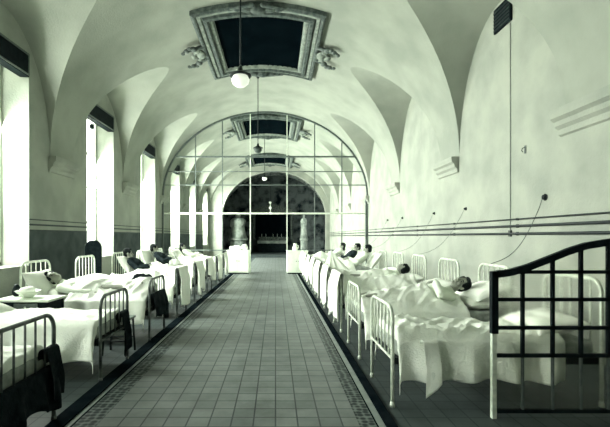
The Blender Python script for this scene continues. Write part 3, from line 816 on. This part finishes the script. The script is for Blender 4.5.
RB[3].drape(SH[1], 'white sheet hung over the foot of the fourth bed along the bare wall')
RB[4].blanket('flat', 1.3, .3, .3, 15, 'pale blanket on the fifth bed along the bare wall, under the tented sheet')
RB[4].pillow((1.60, 0, .67), .25, 'pillow on the bed with the tented sheet', 2)
RB[4].drape(SH[0], 'white sheet hung over the foot of the bed with the tented sheet')
RB[5].blanket('sit', 1.06, .25, .25, 16, 'pale blanket over the lap of the nearer patient sitting up by the bare wall')
RB[5].pillow((1.60, 0, .86), .95, 'pillow behind the nearer patient sitting up by the bare wall', 0)
RB[5].person('sitA', 'nearer of two people sitting up in white nightshirts by the bare wall')
RB[5].drape(SH[2], 'white sheet hung over the foot of the sixth bed along the bare wall')
RB[6].blanket('sit', 1.06, .25, .25, 17, 'pale blanket over the lap of the patient in the dark jacket by the bare wall')
RB[6].pillow((1.60, 0, .86), .95, 'pillow behind the patient in the dark jacket by the bare wall', 1)
RB[6].person('sitB', 'person in a dark jacket sitting up in the seventh bed along the bare wall')
RB[6].drape(SH[1], 'white sheet hung over the foot of the seventh bed along the bare wall')
RB[7].blanket('knees', 1.25, .25, .25, 18, 'pale blanket raised at the knees on the eighth bed along the bare wall')
RB[7].pillow((1.60, 0, .68), .25, 'pillow on the eighth bed along the bare wall', 2)
RB[7].drape(SH[0], 'white sheet hung over the foot of the eighth bed along the bare wall')
RB[8].blanket('sit', 1.06, .25, .25, 19, 'pale blanket on the last bed along the bare wall')
RB[8].pillow((1.60, 0, .86), .95, 'pillow propped up on the last bed along the bare wall', 0)
RB[8].person('sitC', 'person sitting up in the last bed by the bare wall, nearest the glass partition', )
RB[8].drape(SH[2], 'white sheet hung over the foot of the last bed along the bare wall')

# tented sheet over a bed cradle
b = MB(); rows = []; apex = Vector((.27, .0, 1.19)); NR, NA = 22, 90
def rect_pt(a):
    c, s = math.cos(a), math.sin(a); m = 1 / max(abs(c) / .40, abs(s) / .43)
    return Vector((.42 + c * m, s * m, .632))
for i in range(NR + 1):
    t = i / NR; row = []
    for j in range(NA + 1):
        a = 2 * PI * j / NA; e = rect_pt(a); p = apex.lerp(e, t)
        p.z -= .10 * math.sin(PI * t) * (1 - .3 * math.cos(a)); k = math.sin(PI * min(t * 1.1, 1)) * .03
        rad = (e - apex); rad.z = 0; rad.normalize()
        p += rad * k * math.sin(11 * a + .7 * math.sin(3 * a)); p.z = max(p.z, .632)
        row.append(p)
    rows.append(row)
b.grid(rows); tent = tag(b.build('tented_sheet', M['linen'], smooth=True), 'white sheet tented in pleats over the fifth bed along the bare wall', 'sheet'); RB[4].put(tent)

# left row (window side)
LBD = [Bed(-1, y, i) for i, y in enumerate(LY[:8])]
ll = ['iron bed nearest the camera on the window side, dark cloth over its foot', 'second iron bed on the window side, its bare foot bars beside a stool', 'third iron bed on the window side with arched headboard against the pier',
      'fourth iron bed on the window side, before the high-backed dark chair', 'fifth iron bed on the window side, with the patient in dark jacket', 'sixth iron bed on the window side', 'seventh iron bed on the window side', 'last iron bed of the window row, by the glass partition']
for bd, l in zip(LBD, ll): bd.bed(l)
LBD[0].blanket('flat', 1.45, .25, .28, 31, 'white blanket on the nearest window-side bed')
LBD[0].pillow((1.55, 0, .67), .2, 'pillow on the nearest window-side bed', 0)
DK = drape_mesh('dark_cloth', M['darkcloth'], .47, .27, .05, 5, hw=.40, tilt=-.35, fold=.05)  # full-width dark sheet: part cloth, part stand-in for the shade under the bed
def cloth_at(bd, me, label, p=(0, 0, 0)):
    o = add_mesh('dark_cloth', me, solid=.007); bd.put(o, p); tag(o, label, 'cloth', 'dark cloths hung on the bed feet')
LBD[1].blanket('flat', 1.5, .36, .3, 32, 'smooth white blanket hanging deep over the near side of the second window-side bed', .6)
LBD[1].pillow((1.55, 0, .67), .2, 'pillow on the second window-side bed', 1)
LBD[2].blanket('lie', 1.2, .3, .3, 41, 'rumpled pale blanket on the third window-side bed, with the dark shawl', 1.2)
LBD[2].pillow((1.66, .12, .78), 1.05, 'upright pillow against the arched headboard of the third window-side bed', 2)
LBD[2].pillow((1.60, -.05, .66), .15, 'flat pillow under the head of the patient near the bedside table', 1)
LBD[2].person('lieA', 'dark-haired person lying in the third window-side bed, near the bedside table', (.05, .0, .02))
LBD[3].blanket('hump', 1.4, .28, .28, 34, 'thick humped white quilt on the fourth window-side bed', 1.5)
LBD[3].pillow((1.58, 0, .68), .2, 'pillow on the fourth window-side bed, before the high-backed chair', 0)
LBD[3].drape(SH[1], 'white sheet hung over the foot of the fourth window-side bed')
LBD[4].blanket('sit', 1.06, .25, .25, 35, 'blanket over the lap of the patient in dark jacket near the window')
LBD[4].pillow((1.62, 0, .86), .95, 'pillow behind the patient in dark jacket near the window', 1)
LBD[4].person('sitB', 'person in dark jacket reclining by the second tall window', (.18, 0, -.07))
LBD[4].drape(SH[0], 'white sheet hung over the foot of the fifth window-side bed')
LBD[5].blanket('sit', 1.06, .25, .25, 36, 'pale blanket on the sixth window-side bed')
LBD[5].pillow((1.64, .1, .93), 1.2, 'upright white pillow on the sixth window-side bed', 2)
LBD[5].person('sitB', 'person in dark jacket sitting up in the sixth window-side bed', (.06, 0, 0))
LBD[5].drape(SH[2], 'white sheet hung over the foot of the sixth window-side bed')
LBD[6].blanket('lie', 1.2, .25, .25, 37, 'pale blanket on the seventh window-side bed')
LBD[6].pillow((1.60, 0, .66), .2, 'pillow under the head of the patient in the seventh window-side bed', 0)
LBD[6].person('lieB', 'person lying in the seventh window-side bed, beyond the dark jackets')
LBD[6].drape(SH[1], 'white sheet hung over the foot of the seventh window-side bed')
LBD[7].blanket('sit', 1.06, .25, .25, 38, 'pale blanket on the last bed of the window row')
LBD[7].pillow((1.60, 0, .86), .95, 'pillow propped on the last bed of the window row', 1)
LBD[7].person('sitC', 'long-haired person sitting up in the last bed of the window row')
LBD[7].drape(SH[0], 'white sheet hung over the foot of the last bed of the window row')
cloth_at(LBD[0], DK, 'dark cloth and stand-in for underbed shade below the lower foot rail of the nearest window-side bed')
DK4 = drape_mesh('dark_cloth', M['darkcloth'], .62, .36, .10, 9, hw=.09, tilt=.4, fold=.04)
cloth_at(LBD[0], DK4, 'narrow dark cloth tied at the far post of the nearest window-side bed', (0, -.33, 0))
DK2 = drape_mesh('dark_cloth', M['darkcloth'], .66, .34, .15, 6, hw=.36, tilt=-.6, fold=.04)
cloth_at(LBD[2], DK2, 'dark cloth hanging on the foot of the third window-side bed', (.0, 0, 0))
DK3 = drape_mesh('dark_cloth', M['darkcloth'], .62, .40, .10, 8, hw=.11, tilt=.5, fold=.04)
cloth_at(LBD[1], DK3, 'narrow dark rag hanging by the foot of the second window-side bed', (.0, -.24, 0))
o = bundle('dark_shawl', LBD[2].w((.30, -.20, .70)), (.17, .14, .12), 21, M['darkcloth'], 'dark crumpled shawl heaped near the foot of the third window-side bed', 'shawl')

# bedside table with bowl
t = tag(empty('bedside_table', (-3.25, 5.72, 0)), 'small bedside table with pale top and dark apron between window-side beds', 'table')
b = MB(); b.box(-.36, .36, -.24, .24, .66, .69); b.build('tabletop', M['cupboard'], t, bevel=.006)
b = MB(); b.box(-.32, .32, -.21, .21, .52, .66); b.build('apron', M['darkwood'], t)
for sx in (-1, 1):
    for sy in (-1, 1):
        b = MB(); b.box(sx * .31 - .02, sx * .31 + .02, sy * .2 - .02, sy * .2 + .02, 0, .66); b.build('leg', M['darkwood'], t, bevel=.004)
b = MB(); b.box(-.10, .20, -.222, -.21, .545, .64); d = b.build('drawer', M['greyiron'], t); b = MB(); b.ell((.05, -.23, .59), (.014, .014, .014)); b.build('knob', M['enamel'], d, smooth=True)
bo = tag(empty('bowl', (-3.28, 5.70, .69)), 'white china bowl on the bedside table', 'bowl')
b = MB(); b.lathe([(.06, 0), (.065, .012), (.11, .05), (.15, .085), (.155, .095), (.145, .09), (.10, .05), (.001, .02)], n=24); fixn(b.build('bowl_body', M['china'], bo, smooth=True))
bundle('folded_towel', (-3.30, 5.71, .735), (.10, .085, .055), 5, M['linen'], 'crumpled white towel inside the china bowl', 'towel')
bundle('dark_flask', (-3.52, 5.84, .69), (.05, .05, .09), 15, M['iron'], 'small dark flask at the wall end of the bedside table', 'flask')
# stool
s = tag(empty('stool', (-2.02, 5.55, 0)), 'small dark-legged stool between the second and third window-side beds', 'stool')
b = MB(); b.box(-.17, .17, -.15, .15, .43, .46); b.build('seat', M['greyiron'], s, bevel=.008)
for sx in (-1, 1):
    for sy in (-1, 1):
        b = MB(); b.tube([(sx * .14, sy * .12, .43), (sx * .16, sy * .14, 0)], .014); b.build('leg', M['iron'], s, smooth=True)
b = MB(); b.tube([(-.15, -.13, .18), (.15, -.13, .18)], .009); b.tube([(-.15, .13, .18), (.15, .13, .18)], .009); b.build('stretcher', M['iron'], s)
# high-backed dark chair by the window
c = tag(empty('high_backed_chair', (-3.86, 9.08, 0), .35), 'high-backed dark upholstered chair at the heads of the window-side beds', 'chair')
b = MB(); b.box(-.19, .19, -.24, .24, .38, .47); b.build('seat', M['darkcloth'], c, bevel=.03)
b = MB(); rings = []
for i in range(15):
    z = .47 + .95 * i / 14; w = .17 * (1 if z < 1.25 else math.sqrt(max(1 - ((z - 1.25) / .19) ** 2, .15))); y = .20 + .07 * (i / 14)
    rings.append([(-w, y, z), (w, y, z), (w, y + .07, z), (-w, y + .07, z)])
b.loft(rings); fixn(b.build('backrest', M['darkcloth'], c, bevel=.015))
for sx in (-1, 1):
    for sy in (-1, 1):
        b = MB(); b.box(sx * .16 - .02, sx * .16 + .02, sy * .21 - .02, sy * .21 + .02, 0, .38); b.build('leg', M['darkwood'], c)
    b = MB(); b.tube([(sx * .19, .22, .68), (sx * .20, -.2, .68), (sx * .20, -.22, .47)], .022); b.build('armrest', M['darkwood'], c, smooth=True)

# ------------------------------------------------------------------ bell cords above the right-hand beds
for i, y in ((1, 6.13), (3, 8.68), (4, 10.4), (6, 13.0), (7, 14.7)):
    bd = RB[i]; zk = 2.06; big = i == 1
    r = tag(empty('bell_cord', (XR, y, zk)), ('large dark bell knob with long curved cord above the ' if big else 'small bell knob and faint cord above the ') + ORD[i] + ' bed of the bare wall', 'bell cord', 'bell cords above the beds')
    k = 1 if big else .7
    b = MB(); b.lathe([(.001, 0), (.05 * k, 0), (.05 * k, .012), (.03 * k, .02), (.034 * k, .04), (.001, .055)], n=14); b.v = [(-z, x, y_) for x, y_, z in b.v]; fixn(b.build('knob', M['iron'], r, smooth=False))
    e = Vector((1.03 + BL, bd.yc + .1, 1.13)) - Vector((XR, y, zk)); pts = []
    for q in range(15):
        q /= 14; p = Vector((-.04, 0, -.03)).lerp(e, q); p.z -= .28 * math.sin(PI * q) * (1 - .25 * q); p.x = min(p.x, -.05 - .02 * q); pts.append(p)
    b = MB(); b.tube(pts, .0045 if big else .0035, 6); b.build('cord', M['pipe'] if big else M['greyiron'], r, smooth=True)

# ------------------------------------------------------------------ glazed bed screen at the right
SY = 3.55
sc = tag(empty('glazed_screen', (1.796, SY, 0)), 'tall dark-framed glazed screen with curved top standing beside the nearest bed', 'screen')
SX = 1.796; W_ = XR - SX - .02
def stop(x):        # top edge of the screen
    pts = [(0, 1.212), (.13, 1.228), (.275, 1.268), (.49, 1.352), (.62, 1.405), (.77, 1.452), (.96, 1.482), (1.2, 1.50), (W_, 1.505)]
    for (a, za), (c_, zc) in zip(pts[:-1], pts[1:]):
        if x <= c_:
            t = (x - a) / (c_ - a); return za + (zc - za) * t
    return pts[-1][1]
b = MB(); N = 40
b.loft([[(W_ * i / N, yy, stop(W_ * i / N) + dz) for yy, dz in ((-.025, 0), (.025, 0), (.025, -.055), (-.025, -.055))] for i in range(N + 1)])
fixn(b.build('top_rail', M['darkwood'], sc))
b = MB(); b.box(-.02, .035, -.025, .025, .70, 1.212); b.build('post', M['darkwood'], sc, bevel=.004)
b = MB(); b.box(-.016, .022, -.02, .02, 0, .70); b.build('post_leg', M['enamel'], sc, bevel=.004)['label'] = 'lower post with its lit look coloured white'  # lower half of the same post, its lit look put into a white colour
b = MB(); b.box(W_ - .04, W_, -.025, .025, 0, 1.45); b.build('post', M['darkwood'], sc, bevel=.004)
vx = [.243, .491, .724, .95, 1.185, 1.42, 1.655, 1.89]; hz = [.06, .518, .747, .98, 1.207]
for x in vx:
    b = MB(); b.box(x - .011, x + .011, -.016, .016, .518, stop(x) - .04); b.build('mullion', M['darkwood'], sc)
    b = MB(); b.box(x - .008, x + .008, -.012, .012, .06, .518); b.build('lower_bar', M['greyiron'], sc)  # paler than the mullions above: lit look put into the colour
for z in hz:
    b = MB(); x0 = 0.03
    b.box(x0, W_ - .04, -.016, .016, z - .014, z + .014)
    b.build('transom', M['darkwood'], sc)
ex = [.03] + vx + [W_ - .04]
for i in range(len(ex) - 1):
    for j in range(5):
        z0 = hz[j]
        cols = [ex[i] + (ex[i + 1] - ex[i]) * k / 4 for k in range(5)]
        lo_, hi_ = [], []
        for x in cols:
            zt = hz[j + 1] if j < 4 else stop(x) - .05
            if zt > z0 + .03: lo_.append((x, 0, z0)); hi_.append((x, 0, zt))
        if len(lo_) > 1:
            b = MB(); b.grid([lo_, hi_]); b.build('pane', M['frosted'], sc, solid=.004)

# ------------------------------------------------------------------ daylight
g = MB(); g.add([(-40, -40, -.6), (XL - .6, -40, -.6), (XL - .6, 70, -.6), (-40, 70, -.6)], [(0, 1, 2, 3)]); struct(g.build('ground_outside', M['earth']))
w = bpy.data.worlds.new('sky'); scene.world = w; w.use_nodes = True
bg = w.node_tree.nodes['Background']; bg.inputs['Color'].default_value = (.96, 1, .93, 1); bg.inputs['Strength'].default_value = 2.2
GAIN = [.05, .16, .85, 1.15, 1.6, 2.2, 2.3, 2.3]
for c, gn in zip(centers, GAIN):
    L = bpy.data.lights.new('window_daylight', 'AREA'); L.shape = 'RECTANGLE'; L.size = 1.5; L.size_y = 3.9; L.energy = 300 * gn; L.color = (.97, 1, .94)
    o = bpy.data.objects.new('window_daylight', L); COL.objects.link(o); o.location = (XL - RD - .12, c, (WZ0 + WZ1) / 2)
    o.rotation_euler = Vector((1, 0, -.3)).to_track_quat('-Z', 'Z').to_euler()

# ------------------------------------------------------------------ camera
cd = bpy.data.cameras.new('camera'); co = bpy.data.objects.new('camera', cd); COL.objects.link(co); scene.camera = co
co.location = (0, 0, 1.5); co.rotation_euler = (PI / 2, 0, 0)
cd.sensor_fit = 'HORIZONTAL'; cd.sensor_width = 36; cd.lens = 36 * 430 / 610
cd.shift_x = (305 - 275.5) / 610; cd.shift_y = (236.5 - 213.5) / 610
cd.clip_start = .05; cd.clip_end = 200
vs = scene.view_settings; vs.view_transform = 'Standard'; vs.look = 'None'; vs.gamma = 1; vs.use_curve_mapping = False; vs.exposure = 2.6
